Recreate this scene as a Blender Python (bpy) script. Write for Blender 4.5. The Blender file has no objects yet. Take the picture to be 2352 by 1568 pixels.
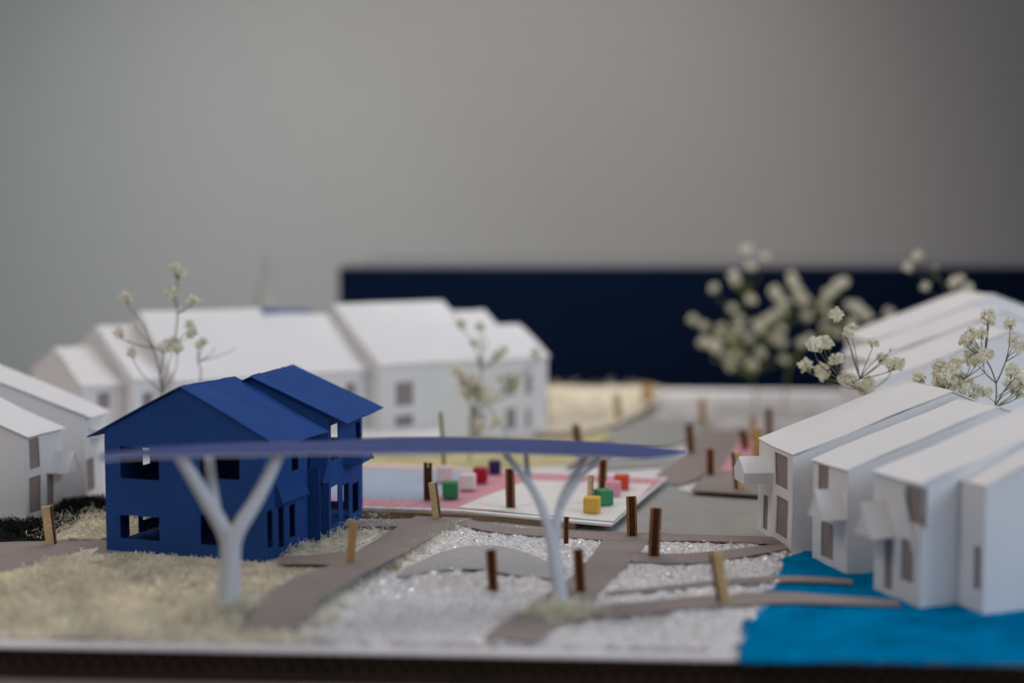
import bpy, bmesh, math, random
from mathutils import Vector, Matrix, noise
from mathutils.geometry import tessellate_polygon
R = random.Random(7)
sc = bpy.context.scene
col = sc.collection
sc.unit_settings.scale_length = 0.01          # one unit is one centimetre: a table-top card model
PI = math.pi

# ------------------------------------------------------------------ camera survey
FP, CX, CY, HC = 3266.7, 1176.0, 784.0, 16.0
PITCH = math.atan(249.6 / FP)
def ray(px, py):
    x, y, z = px - CX, FP, CY - py
    c, s = math.cos(PITCH), math.sin(PITCH)
    return Vector((x, y * c + z * s, -y * s + z * c))
def G(px, py, z=0.0):
    """the point of the level z that the survey photo shows there"""
    r = ray(px, py); t = (z - HC) / r.z
    return Vector((r.x * t, r.y * t, z))
def D(px, py, d):
    """the point at distance d"""
    r = ray(px, py); t = d / r.y
    return Vector((r.x * t, d, HC + r.z * t))
def onwall(px, py, A, B):
    """(run, height) on the upright plane through ground points A and B"""
    r = ray(px, py); e = (B - A).to_2d().normalized(); n = Vector((e.y, -e.x))
    t = A.to_2d().dot(n) / r.to_2d().dot(n)
    p = r * t
    return (p.to_2d() - A.to_2d()).dot(e), HC + p.z

# ------------------------------------------------------------------ materials
def nt(name):
    m = bpy.data.materials.new(name); m.use_nodes = True
    return m, m.node_tree.nodes, m.node_tree.links, m.node_tree.nodes['Principled BSDF']
def card(name, c, rough=.85, grain=.12, scale=9., bump=.15, spec=.25, patch=.05, fine=30.):
    """paper, card, felt: fine grain, faint wear patches and a fibre bump"""
    m, N, L, b = nt(name)
    tc = N.new('ShaderNodeTexCoord')
    n1 = N.new('ShaderNodeTexNoise'); n1.inputs['Scale'].default_value = scale; n1.inputs['Detail'].default_value = 6
    n2 = N.new('ShaderNodeTexNoise'); n2.inputs['Scale'].default_value = .45; n2.inputs['Detail'].default_value = 3
    L.new(tc.outputs['Object'], n1.inputs[0]); L.new(tc.outputs['Object'], n2.inputs[0])
    def mul(inp, amt, prev):
        mr = N.new('ShaderNodeMapRange'); mr.inputs[1].default_value = .25; mr.inputs[2].default_value = .75
        mr.inputs[3].default_value = 1 - amt; mr.inputs[4].default_value = 1 + amt
        L.new(inp, mr.inputs[0])
        mx = N.new('ShaderNodeMix'); mx.data_type = 'RGBA'; mx.blend_type = 'MULTIPLY'; mx.inputs[0].default_value = 1
        if prev is None: mx.inputs[6].default_value = (*c, 1)
        else: L.new(prev, mx.inputs[6])
        L.new(mr.outputs[0], mx.inputs[7]); return mx.outputs[2]
    o = mul(n1.outputs[0], grain, None); o = mul(n2.outputs[0], patch, o)
    L.new(o, b.inputs['Base Color'])
    b.inputs['Roughness'].default_value = rough; b.inputs['Specular IOR Level'].default_value = spec
    n3 = N.new('ShaderNodeTexNoise'); n3.inputs['Scale'].default_value = fine; n3.inputs['Detail'].default_value = 4
    L.new(tc.outputs['Object'], n3.inputs[0])
    bp = N.new('ShaderNodeBump'); bp.inputs['Strength'].default_value = bump; bp.inputs['Distance'].default_value = .03
    L.new(n3.outputs[0], bp.inputs['Height']); L.new(bp.outputs[0], b.inputs['Normal'])
    return m
M = {}
M['white'] = card('white_card', (.82, .806, .797), grain=.02, patch=.025, bump=.1)
M['cream'] = card('cream_card', (.80, .78, .74), grain=.02, patch=.03)
M['blue'] = card('blue_card', (.022, .071, .25), rough=.85, grain=.25, scale=14, patch=.12, bump=.6, fine=18, spec=.08)
M['blue_canopy'] = card('blue_canopy_card', (.060, .082, .235), spec=.15, rough=.8, grain=.1, patch=.06)
M['pane'] = card('brown_lining', (.33, .27, .255), grain=.05, patch=.06)
M['greypath'] = card('grey_brown_card', (.30, .252, .232), grain=.10, scale=16, patch=.07, bump=.4)
M['pink'] = None
M['board'] = card('board_paper', (.74, .71, .71), grain=.05, patch=.08)
M['vellum'] = card('grey_vellum', (.36, .365, .345), rough=.45, grain=.05, patch=.1, scale=4, bump=.25, spec=.4)
M['felt'] = card('blue_felt', (.0, .18, .385), rough=1, grain=.3, scale=5, patch=.25, bump=.8, fine=9, spec=0)
M['hedge'] = card('dark_green_moss', (.012, .02, .014), grain=.4, patch=.3)
M['fibre'] = card('straw_fibre', (.83, .76, .60), rough=.6, grain=.15, scale=2, patch=.25, spec=.4)
M['fibre_base'] = card('straw_mat', (.77, .695, .54), grain=.15, scale=5, patch=.25, bump=1, fine=6)
M['olive'] = card('olive_mat', (.40, .37, .22), grain=.3, scale=5, patch=.25, bump=1, fine=6)
M['fibre_pale'] = card('pale_fibre', (.80, .76, .62), rough=.4, grain=.15, scale=2, patch=.2, spec=.5)
M['yellow_mat'] = card('yellow_mat', (.58, .51, .27), grain=.1, patch=.15)
M['wood'] = card('light_wood', (.50, .30, .115), grain=.22, scale=7, patch=.2, spec=.3)
M['woodpale'] = card('pale_wood', (.60, .43, .22), grain=.2, scale=7, patch=.15)
M['burnt'] = card('burnt_wood', (.060, .018, .007), grain=.5, scale=10, patch=.2, bump=.7)
M['ochre'] = card('scorched_edge', (.30, .12, .03), grain=.45, scale=8, patch=.3)
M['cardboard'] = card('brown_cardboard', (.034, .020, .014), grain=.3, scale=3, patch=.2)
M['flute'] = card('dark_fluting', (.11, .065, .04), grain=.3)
M['cardlight'] = card('tan_cardboard', (.24, .16, .09), grain=.2, patch=.2)
M['table'] = card('table_top', (.30, .25, .21), rough=.6, grain=.05, patch=.05, scale=2)
M['navy'] = card('navy_cloth', (.0009, .0040, .0135), grain=.1, patch=.1, rough=.95, spec=.05)
M['navytop'] = card('shade_grey_top', (.10, .095, .105), grain=.05)  # grey puts the shadow band above the navy box into the colour
M['wall'] = card('room_wall', (.20, .195, .188), grain=.01, patch=.02, scale=.3)
M['trunk'] = card('white_card_trunk', (.60, .62, .66), grain=.03, rough=.6)
M['canopy_under'] = card('pale_underside', (.50, .50, .55), grain=.03)
M['stem'] = card('dry_stem', (.17, .19, .12), grain=.2, rough=.7)
M['stemgreen'] = card('olive_stem', (.17, .20, .03), grain=.2, rough=.6)
M['petal'] = card('dry_petal', (.93, .91, .81), grain=.12, scale=3, patch=.1)
M['petal_old'] = card('faded_petal', (.66, .60, .42), grain=.2, scale=3, patch=.2)
for k_ in ('petal', 'petal_old'):       # thin dry petals let light through
    nt_ = M[k_].node_tree; tr = nt_.nodes.new('ShaderNodeBsdfTranslucent'); mx_ = nt_.nodes.new('ShaderNodeMixShader'); mx_.inputs[0].default_value = .38
    tr.inputs[0].default_value = (.95, .93, .82, 1) if k_ == 'petal' else (.88, .82, .6, 1)
    nt_.links.new(nt_.nodes['Principled BSDF'].outputs[0], mx_.inputs[1]); nt_.links.new(tr.outputs[0], mx_.inputs[2])
    nt_.links.new(mx_.outputs[0], nt_.nodes['Material Output'].inputs[0])
M['bud'] = card('green_bud', (.30, .32, .15), grain=.2)
for k, c in dict(palepink=(.74, .55, .52), green=(.035, .23, .085), whitepink=(.78, .66, .65), crimson=(.42, .006, .022),
                 purple=(.035, .012, .075), yellow=(.72, .43, .075), rosepink=(.76, .36, .43), orange=(.66, .085, .03), leafgreen=(.045, .27, .11)).items():
    M[k] = card(k + '_painted_block', c, rough=.55, grain=.08, scale=5, patch=.08, bump=.3)
def checks(name, c1, c2, s):
    m, N, L, b = nt(name)
    tc = N.new('ShaderNodeTexCoord'); ck = N.new('ShaderNodeTexChecker'); ck.inputs['Scale'].default_value = s
    mp = N.new('ShaderNodeMapping'); mp.inputs['Rotation'].default_value = (0, 0, .12); mp.inputs['Location'].default_value = (0, 0, .13)
    ck.inputs[1].default_value = (*c1, 1); ck.inputs[2].default_value = (*c2, 1)
    L.new(tc.outputs['Object'], mp.inputs[0]); L.new(mp.outputs[0], ck.inputs[0]); L.new(ck.outputs[0], b.inputs['Base Color'])
    b.inputs['Roughness'].default_value = .7
    return m
M['pink'] = checks('pink_gingham', (.72, .34, .40), (.60, .25, .31), 5)
M['sky'] = checks('pale_blue_print', (.42, .49, .60), (.38, .45, .57), 3)
def plastic():
    m, N, L, b = nt('crumpled_film')
    tc = N.new('ShaderNodeTexCoord')
    v = N.new('ShaderNodeTexVoronoi'); v.inputs['Scale'].default_value = 2.6; v.feature = 'F1'
    n = N.new('ShaderNodeTexNoise'); n.inputs['Scale'].default_value = 3.5; n.inputs['Detail'].default_value = 8; n.inputs['Distortion'].default_value = 1.5
    L.new(tc.outputs['Object'], v.inputs[0]); L.new(tc.outputs['Object'], n.inputs[0])
    cr = N.new('ShaderNodeValToRGB'); cr.color_ramp.elements[0].position = .3; cr.color_ramp.elements[1].position = .7
    cr.color_ramp.elements[0].color = (.62, .58, .57, 1); cr.color_ramp.elements[1].color = (.93, .90, .89, 1)
    L.new(n.outputs[0], cr.inputs[0]); L.new(cr.outputs[0], b.inputs['Base Color'])
    ad = N.new('ShaderNodeMath'); ad.operation = 'ADD'; L.new(v.outputs[0], ad.inputs[0]); L.new(n.outputs[0], ad.inputs[1])
    bp = N.new('ShaderNodeBump'); bp.inputs['Strength'].default_value = .9; bp.inputs['Distance'].default_value = .12
    L.new(ad.outputs[0], bp.inputs['Height']); L.new(bp.outputs[0], b.inputs['Normal'])
    b.inputs['Roughness'].default_value = .22; b.inputs['Specular IOR Level'].default_value = .6
    b.inputs['Coat Weight'].default_value = .6; b.inputs['Coat Roughness'].default_value = .08; L.new(bp.outputs[0], b.inputs['Coat Normal'])
    return m
M['plastic'] = plastic()
def shard():
    m, N, L, b = nt('clear_film_scrap')
    b.inputs['Base Color'].default_value = (.85, .86, .86, 1); b.inputs['Roughness'].default_value = .12
    b.inputs['Transmission Weight'].default_value = .75; b.inputs['IOR'].default_value = 1.35; b.inputs['Specular IOR Level'].default_value = .7
    return m
M['shard'] = shard()

# ------------------------------------------------------------------ objects
def tag(o, label=None, cat=None, group=None, kind=None):
    if label: o['label'] = label
    if cat: o['category'] = cat
    if group: o['group'] = group
    if kind: o['kind'] = kind
    return o
def obj(name, bm, mats, parent=None, smooth=False, recalc=True):
    if recalc: bmesh.ops.recalc_face_normals(bm, faces=bm.faces)
    me = bpy.data.meshes.new(name); bm.to_mesh(me); bm.free()
    for m in (mats if isinstance(mats, (list, tuple)) else [mats]): me.materials.append(M[m])
    if smooth:
        for p in me.polygons: p.use_smooth = True
    o = bpy.data.objects.new(name, me); col.objects.link(o)
    if parent is not None:
        o.parent = parent; o.matrix_parent_inverse = Matrix.Translation(-parent.location)
    return o
def thing(name, label, cat, loc, group=None):
    o = bpy.data.objects.new(name, None); col.objects.link(o); o.location = loc; o.empty_display_size = .5
    return tag(o, label, cat, group)
def quad(bm, *p, mi=0):
    f = bm.faces.new([bm.verts.new(q) for q in p]); f.material_index = mi; return f
def box(bm, c, u, v, w, mi=0, bevel=0):
    """box around c with half axes u, v, w"""
    vs = [bm.verts.new(c + a * u + b * v + d * w) for a in (-1, 1) for b in (-1, 1) for d in (-1, 1)]
    fs = []
    for ix in ((0, 1, 3, 2), (4, 6, 7, 5), (0, 4, 5, 1), (2, 3, 7, 6), (0, 2, 6, 4), (1, 5, 7, 3)):
        f = bm.faces.new([vs[i] for i in ix]); f.material_index = mi; fs.append(f)
    if bevel:
        es = {e for f in fs for e in f.edges}
        bmesh.ops.bevel(bm, geom=list(es), offset=bevel, segments=2, affect='EDGES', profile=.6)
    return fs
def V3(p2, z): return Vector((p2[0], p2[1], z))
def smooth_line(pts, n=6, closed=False):
    out = []; N_ = len(pts)
    rng = range(N_) if closed else range(N_ - 1)
    for i in rng:
        g = (lambda k: pts[k % N_]) if closed else (lambda k: pts[min(max(k, 0), N_ - 1)])
        p0, p1, p2, p3 = g(i - 1), g(i), g(i + 1), g(i + 2)
        for k in range(n):
            t = k / n
            out.append(.5 * ((2 * p1) + (p2 - p0) * t + (2 * p0 - 5 * p1 + 4 * p2 - p3) * t * t + (3 * p1 - p0 - 3 * p2 + p3) * t ** 3))
    if not closed: out.append(pts[-1].copy())
    return out
def sheet(name, pts, z, th, mat, parent=None, drop=None):
    """flat card cut to an outline, th thick, top at z"""
    bm = bmesh.new()
    top = [bm.verts.new((p.x, p.y, z)) for p in pts]; bot = [bm.verts.new((p.x, p.y, z - th)) for p in pts]
    for t in tessellate_polygon([[Vector((p.x, p.y, 0)) for p in pts]]):
        bm.faces.new([top[i] for i in t]); bm.faces.new([bot[i] for i in reversed(t)])
    n = len(pts)
    for i in range(n): bm.faces.new([top[i], bot[i], bot[(i + 1) % n], top[(i + 1) % n]])
    return obj(name, bm, mat, parent)
def inside(x, y, poly):
    c = False; j = len(poly) - 1
    for i in range(len(poly)):
        a, b = poly[i], poly[j]
        if (a.y > y) != (b.y > y) and x < (b.x - a.x) * (y - a.y) / (b.y - a.y) + a.x: c = not c
        j = i
    return c
def px(lst, z=0): return [G(a, b, z) for a, b in lst]
def tube(bm, pts, rads, n=6, mi=0, cap=True):
    rings = []
    for i, p in enumerate(pts):
        t = (pts[min(i + 1, len(pts) - 1)] - pts[max(i - 1, 0)]).normalized()
        a = t.cross(Vector((.13, 1, .07))).normalized(); b = t.cross(a)
        r = rads[i] if isinstance(rads, (list, tuple)) else rads
        rings.append([bm.verts.new(p + (a * math.cos(2 * PI * k / n) + b * math.sin(2 * PI * k / n)) * r) for k in range(n)])
    for i in range(len(rings) - 1):
        for k in range(n):
            f = bm.faces.new([rings[i][k], rings[i][(k + 1) % n], rings[i + 1][(k + 1) % n], rings[i + 1][k]]); f.material_index = mi
    if cap:
        for rg in (rings[0], rings[-1]):
            f = bm.faces.new(rg); f.material_index = mi
def panel(bm, A, e, n, L, Hh, holes, th, mi=0, gable=None, warp=0):
    """upright card wall from A along e, outer face towards n, with rectangular holes (s0, s1, z0, z1); gable = apex height"""
    xs = sorted({0, L, *[max(0, min(L, h[i])) for h in holes for i in (0, 1)]})
    zs = sorted({A.z, Hh, *[max(A.z, min(Hh, h[i])) for h in holes for i in (2, 3)]})
    P = lambda s, z, o: Vector((A.x + e.x * s - n.x * o, A.y + e.y * s - n.y * o, z))
    full = {}
    for i in range(len(xs) - 1):
        for j in range(len(zs) - 1):
            cx_, cz = (xs[i] + xs[i + 1]) / 2, (zs[j] + zs[j + 1]) / 2
            full[i, j] = not any(h[0] < cx_ < h[1] and h[2] < cz < h[3] for h in holes)
    for (i, j), ok in full.items():
        if not ok: continue
        a, b, c, d = xs[i], xs[i + 1], zs[j], zs[j + 1]
        quad(bm, P(a, c, 0), P(b, c, 0), P(b, d, 0), P(a, d, 0), mi=mi)
        quad(bm, P(a, c, th), P(a, d, th), P(b, d, th), P(b, c, th), mi=mi)
        if not full.get((i - 1, j)): quad(bm, P(a, c, 0), P(a, d, 0), P(a, d, th), P(a, c, th), mi=mi)
        if not full.get((i + 1, j)): quad(bm, P(b, c, 0), P(b, c, th), P(b, d, th), P(b, d, 0), mi=mi)
        if not full.get((i, j - 1)): quad(bm, P(a, c, 0), P(a, c, th), P(b, c, th), P(b, c, 0), mi=mi)
        if not full.get((i, j + 1)) and gable is None: quad(bm, P(a, d, 0), P(b, d, 0), P(b, d, th), P(a, d, th), mi=mi)
    if gable is not None:
        for o in (0, th):
            f = bm.faces.new([bm.verts.new(P(s, z, o)) for s, z in ((0, Hh), (L, Hh), (L / 2, gable))])
        for (s0, z0), (s1, z1) in (((0, Hh), (L / 2, gable)), ((L / 2, gable), (L, Hh))):
            quad(bm, P(s0, z0, 0), P(s1, z1, 0), P(s1, z1, th), P(s0, z0, th), mi=mi)
def slab(bm, p00, p10, p11, p01, th, nx=10, ny=8, amp=.02, rag=(0, 0, 0, 0), mi=0, seed=0):
    """thin card from four corners with a faint warp; rag = raggedness of the four edges (y0, y1, x0, x1)"""
    n = (p10 - p00).cross(p01 - p00).normalized()
    if n.z < 0: n = -n
    T, B = [], []
    for j in range(ny + 1):
        tr, br = [], []
        for i in range(nx + 1):
            u, v = i / nx, j / ny
            p = p00 * (1 - u) * (1 - v) + p10 * u * (1 - v) + p11 * u * v + p01 * (1 - u) * v
            w = noise.noise(Vector((p.x * .35 + seed, p.y * .35, seed * 1.7))) * amp
            r = noise.noise(Vector((p.x * 3 + seed, p.y * 3, 5)))
            if j == 0: p = p + (p01 - p00).normalized() * r * rag[0]
            if j == ny: p = p + (p01 - p00).normalized() * r * rag[1]
            if i == 0: p = p + (p10 - p00).normalized() * r * rag[2]
            if i == nx: p = p + (p10 - p00).normalized() * r * rag[3]
            tr.append(bm.verts.new(p + n * w)); br.append(bm.verts.new(p + n * (w - th)))
        T.append(tr); B.append(br)
    for j in range(ny):
        for i in range(nx):
            f = bm.faces.new([T[j][i], T[j][i + 1], T[j + 1][i + 1], T[j + 1][i]]); f.material_index = mi
            f = bm.faces.new([B[j][i], B[j + 1][i], B[j + 1][i + 1], B[j][i + 1]]); f.material_index = mi
    for j in range(ny):
        for i in (0, nx):
            f = bm.faces.new([T[j][i], T[j + 1][i], B[j + 1][i], B[j][i]]); f.material_index = mi
    for i in range(nx):
        for j in (0, ny):
            f = bm.faces.new([T[j][i], B[j][i], B[j][i + 1], T[j][i + 1]]); f.material_index = mi

# ------------------------------------------------------------------ room and base
bm = bmesh.new(); box(bm, Vector((0, 236, 70)), Vector((320, 0, 0)), Vector((0, 3, 0)), Vector((0, 0, 190)))
tag(obj('wall', bm, 'wall'), kind='structure')
bm = bmesh.new(); box(bm, Vector((0, 80, -2.38)), Vector((170, 0, 0)), Vector((0, 84, 0)), Vector((0, 0, 1.)))
tag(obj('table_top', bm, 'table'), kind='structure')
# the board turned a little, its near edge along A-B
A, B = G(0, 1482), G(2352, 1525)
e = (B - A).normalized(); nb = Vector((-e.y, e.x, 0))
c0, c1 = A - e * 42, B + e * 48
board = [c0, c1, c1 + nb * 93, c0 + nb * 93]
o = sheet('base_board', board, 0, .09, 'board'); tag(o, kind='structure')
bm = bmesh.new()
ins = [c0 + nb * .25, c1 + nb * .25, c1 + nb * 92, c0 + nb * 92]
box_c = (ins[0] + ins[2]) / 2
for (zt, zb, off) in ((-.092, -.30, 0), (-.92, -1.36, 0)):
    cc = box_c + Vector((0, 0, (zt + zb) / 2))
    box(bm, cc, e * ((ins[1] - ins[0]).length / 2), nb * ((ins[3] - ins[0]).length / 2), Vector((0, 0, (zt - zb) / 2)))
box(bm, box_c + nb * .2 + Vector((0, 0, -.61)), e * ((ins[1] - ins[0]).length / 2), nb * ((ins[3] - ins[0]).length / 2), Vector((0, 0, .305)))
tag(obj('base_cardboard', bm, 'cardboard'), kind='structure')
# corrugation of the middle ply: a wavy ribbon along the front
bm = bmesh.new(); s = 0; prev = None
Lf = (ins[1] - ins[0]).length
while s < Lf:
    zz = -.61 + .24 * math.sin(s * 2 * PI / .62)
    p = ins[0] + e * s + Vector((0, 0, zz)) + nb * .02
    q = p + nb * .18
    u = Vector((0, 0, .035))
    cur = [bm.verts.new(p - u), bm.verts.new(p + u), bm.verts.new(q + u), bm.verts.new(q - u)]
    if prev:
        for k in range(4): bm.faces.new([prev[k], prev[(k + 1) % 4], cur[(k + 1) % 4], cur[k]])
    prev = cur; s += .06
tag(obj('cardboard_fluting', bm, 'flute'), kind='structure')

# navy covered box behind the model
nA, nB = D(777, 645, 152), D(2600, 648, 152)
bm = bmesh.new()
zt = HC - (614 - 534.4) / FP * 152
box(bm, Vector(((nA.x + 110) / 2, 152 + 22, zt / 2 - .6)), Vector(((110 - nA.x) / 2, 0, 0)), Vector((0, 22, 0)), Vector((0, 0, zt / 2 + .55)), bevel=.3)
t = thing('display_plinth', 'long dark navy box with top greyed as shade standing behind the card model', 'plinth', (30, 174, -1.1))
obj('body', bm, 'navy', t)
bm = bmesh.new(); box(bm, Vector(((nA.x + 110) / 2, 152 + 22, zt + .06)), Vector(((110 - nA.x) / 2 - .1, 0, 0)), Vector((0, 21.8, 0)), Vector((0, 0, .08)))
obj('top_panel', bm, 'navytop', t)

# ------------------------------------------------------------------ ground layers
ZP = .24
def outline(lst, z, n=5): return smooth_line(px(lst, z), n)
def band(left, right, z): return smooth_line(px(left, z), 6) + list(reversed(smooth_line(px(right, z), 6)))
paths = {}
PI_Z = .07
paths['a'] = band([(545, 1455), (585, 1400), (640, 1345), (715, 1310), (790, 1285), (870, 1235), (948, 1188), (1000, 1168)],
                  [(690, 1455), (720, 1400), (775, 1345), (850, 1308), (925, 1272), (985, 1235), (1055, 1201), (1110, 1180)], ZP)
paths['b'] = band([(1112, 1462), (1160, 1425), (1240, 1372), (1310, 1325), (1355, 1280), (1385, 1238)],
                  [(1225, 1474), (1345, 1395), (1385, 1350), (1425, 1310), (1460, 1275), (1500, 1232)], ZP + .015)
paths['c'] = band([(1060, 1187), (1150, 1205), (1300, 1217), (1420, 1220), (1600, 1226), (1790, 1231)],
                  [(1060, 1204), (1150, 1222), (1300, 1232), (1420, 1240), (1600, 1240), (1790, 1247)], ZP + .03)
paths['d'] = band([(1450, 1264), (1530, 1270), (1620, 1266), (1800, 1246)], [(1450, 1288), (1530, 1291), (1640, 1287), (1810, 1258)], ZP + .045)
paths['e'] = band([(1390, 1356), (1520, 1343), (1680, 1326), (1830, 1320), (1955, 1328)], [(1390, 1362), (1520, 1352), (1680, 1337), (1830, 1333), (1960, 1338)], ZP + .06)
paths['f'] = band([(1325, 1388), (1450, 1380), (1600, 1366), (1780, 1356), (1900, 1364), (2060, 1374)],
                  [(1325, 1422), (1450, 1410), (1600, 1394), (1780, 1382), (1900, 1383), (2070, 1388)], ZP + .075)
paths['g'] = band([(640, 1276), (720, 1272), (800, 1262)], [(640, 1292), (720, 1292), (800, 1296)], ZP + .09)
paths['h'] = band([(700, 1195), (830, 1193), (960, 1187)], [(700, 1208), (830, 1206), (930, 1206)], ZP + .105)
paths['i'] = band([(-300, 1252), (-60, 1246), (60, 1242), (150, 1241), (330, 1238), (560, 1240)],
                  [(-300, 1350), (-60, 1330), (60, 1312), (130, 1283), (330, 1266), (560, 1262)], PI_Z)
paths['j'] = band([(110, 1181), (228, 1174), (420, 1170)], [(110, 1187), (228, 1182), (420, 1180)], ZP + .15)
def strip(name, L_, R_, zs, th, mat, n=6, m_=4):
    st = [(G(*a, z), G(*b, z)) for a, b, z in zip(L_, R_, zs)]
    A_, B_ = smooth_line([q[0] for q in st], n), smooth_line([q[1] for q in st], n)
    bm = bmesh.new(); rows = []
    for a, b in zip(A_, B_):
        rows.append([[bm.verts.new(a.lerp(b, k / m_) - Vector((0, 0, d_))) for k in range(m_ + 1)] for d_ in (0, th)])
    for r0, r1 in zip(rows, rows[1:]):
        for k in range(m_):
            bm.faces.new([r0[0][k], r0[0][k + 1], r1[0][k + 1], r1[0][k]]); bm.faces.new([r0[1][k], r1[1][k], r1[1][k + 1], r0[1][k + 1]])
        for k in (0, m_): bm.faces.new([r0[0][k], r1[0][k], r1[1][k], r0[1][k]])
    for r in (rows[0], rows[-1]):
        for k in range(m_): bm.faces.new([r[0][k], r[1][k], r[1][k + 1], r[0][k + 1]])
    return tag(obj(name, bm, mat), kind='structure')
strip('path', [(548, 1450), (578, 1410), (625, 1358), (690, 1318), (775, 1290), (868, 1236), (948, 1188), (1000, 1168)],
      [(680, 1452), (705, 1415), (745, 1368), (815, 1326), (915, 1275), (985, 1236), (1055, 1201), (1110, 1180)], [.22, .4, .62, .68, .52, .34, .3, .26], .06, 'greypath')
for k, p in paths.items():
    if k == 'a': continue
    tag(sheet('path', p, PI_Z if k == 'i' else ZP + .02 * (ord(k) - 97) / 2, .05, 'greypath'), kind='structure')

# far ground
def flat(name, lst, z, mat, th=.05, sm=0):
    pts = px(lst, z)
    if sm: pts = smooth_line(pts, sm, True)
    return tag(sheet(name, pts, z, th, mat), kind='structure')
flat('road', [(1040, 1188), (1060, 1172), (1505, 1100), (1580, 1128), (1810, 1140), (1800, 1232), (1420, 1228), (1200, 1214)], .10, 'vellum')
flat('ground_mat', [(600, 1075), (600, 1018), (1260, 1000), (1400, 985), (1400, 1040), (1330, 1062), (1120, 1078)], .08, 'yellow_mat')
flat('path', [(1490, 1108), (1530, 1070), (1580, 1035), (1600, 985), (1720, 985), (1730, 1010), (1650, 1060), (1600, 1100), (1560, 1112)], .16, 'greypath')
flat('path', [(1300, 1075), (1340, 1040), (1440, 975), (1480, 955), (1500, 955), (1430, 1010), (1390, 1062)], .17, 'greypath')
flat('road', [(1400, 1000), (1450, 958), (1600, 962), (1640, 968), (1590, 1008), (1540, 1025), (1420, 1030)], .2, 'vellum')
flat('road', [(1380, 1052), (1560, 1036), (1520, 1070), (1380, 1078)], .13, 'vellum')
M['farpaper'] = card('mottled_grey_paper', (.47, .45, .44), grain=.25, scale=.8, patch=.3)
flat('ground_mat', [(1440, 1000), (1490, 903), (2000, 903), (2000, 1010), (1820, 1060), (1740, 1000)], .09, 'farpaper')
flat('path', [(1225, 1000), (1260, 975), (1420, 962), (1420, 980), (1330, 998)], .22, 'greypath')

# pond of rippled vellum
pond = px([(912, 1322), (960, 1290), (1030, 1262), (1110, 1250), (1190, 1262), (1250, 1285), (1300, 1305), (1270, 1325), (1200, 1322), (1100, 1306), (1010, 1308)], .23)
pond = smooth_line(pond, 5, True)
m, N, L, b = nt('rippled_vellum')
tc = N.new('ShaderNodeTexCoord'); w = N.new('ShaderNodeTexNoise'); mp = N.new('ShaderNodeMapping'); mp.inputs['Scale'].default_value = (2.2, 4.5, 1)
w.inputs['Scale'].default_value = 2.2; w.inputs['Detail'].default_value = 3; w.inputs['Distortion'].default_value = .8
L.new(tc.outputs['Object'], mp.inputs[0]); L.new(mp.outputs[0], w.inputs[0])
bp = N.new('ShaderNodeBump'); bp.inputs['Strength'].default_value = 1; bp.inputs['Distance'].default_value = .16; L.new(w.outputs[0], bp.inputs['Height'])
L.new(bp.outputs[0], b.inputs['Normal']); b.inputs['Base Color'].default_value = (.50, .49, .48, 1); b.inputs['Roughness'].default_value = .35
M['pond'] = m
tag(sheet('pond', pond, .232, .02, 'pond'), kind='structure')

# blue felt lake under the right-hand houses
lake = px([(1700, 1512), (1698, 1452), (1712, 1420), (1755, 1385), (1752, 1350), (1775, 1318), (1792, 1280), (1850, 1262), (2500, 1262), (2900, 1500), (2900, 1528), (2352, 1518), (1900, 1512)], .2)
lo, hi = [min(p[i] for p in lake) for i in (0, 1)], [max(p[i] for p in lake) for i in (0, 1)]
def relief(name, poly, z0, amp, step, f1, mat, fn=None, rag=.15, kind='structure', smooth=True):
    """uneven sheet over an outline: a grid of small faces lifted by noise"""
    bm = bmesh.new(); xs0, ys0 = min(p.x for p in poly), min(p.y for p in poly); xs1, ys1 = max(p.x for p in poly), max(p.y for p in poly)
    vs = {}
    nx_, ny_ = int((xs1 - xs0) / step) + 1, int((ys1 - ys0) / step) + 1
    def v(i, j):
        if (i, j) not in vs:
            x, y = xs0 + i * step, ys0 + j * step
            h = fn(x, y) if fn else noise.fractal(Vector((x * f1, y * f1, 3)), .8, 2, 4) * .5 + .3
            vs[i, j] = bm.verts.new((x + noise.noise(Vector((x * 4, y * 4, 1))) * step * .3, y + noise.noise(Vector((x * 4, y * 4, 9))) * step * .3, z0 + amp * h))
        return vs[i, j]
    for i in range(nx_):
        for j in range(ny_):
            x, y = xs0 + (i + .5) * step, ys0 + (j + .5) * step
            dx, dy = noise.noise(Vector((x * 1.5, y * 1.5, 0))) * rag, noise.noise(Vector((x * 1.5, y * 1.5, 7))) * rag
            if inside(x + dx, y + dy, poly): bm.faces.new([v(i, j), v(i + 1, j), v(i + 1, j + 1), v(i, j + 1)])
    r = bmesh.ops.extrude_face_region(bm, geom=list(bm.faces))
    for q in r['geom']:
        if isinstance(q, bmesh.types.BMVert): pass
    for q in list(vs.values()): q.co.z -= .12
    return tag(obj(name, bm, mat, smooth=smooth), kind=kind)
relief('lake', lake, .13, .08, .12, .9, 'felt', rag=.12)

# crumpled film over the middle of the board
film = px([(1705, 1476), (1690, 1520), (700, 1500), (640, 1480), (700, 1400), (800, 1330), (900, 1290), (960, 1240), (1040, 1206), (1300, 1228), (1500, 1232), (1810, 1248), (1800, 1290), (1790, 1330), (1760, 1400), (1715, 1440)], .0)
for q in film:
    if q.y < A.y - 0: pass
def crumple(x, y):
    a = abs(noise.noise(Vector((x * .8, y * .8, 2)))) * 1.2 + .7 * abs(noise.noise(Vector((x * 2.0, y * 2.0, 4)))) + .25 * abs(noise.noise(Vector((x * 5, y * 5, 6))))
    return .75 - a
front = lambda x: A.y + (x - A.x) * e.y / e.x
film = [Vector((q.x, max(q.y, front(q.x) + .9), 0)) for q in film]
lake_g = lake
relief('crumpled_plastic', film, .08, .24, .11, 1, 'plastic', crumple, smooth=False)

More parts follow.
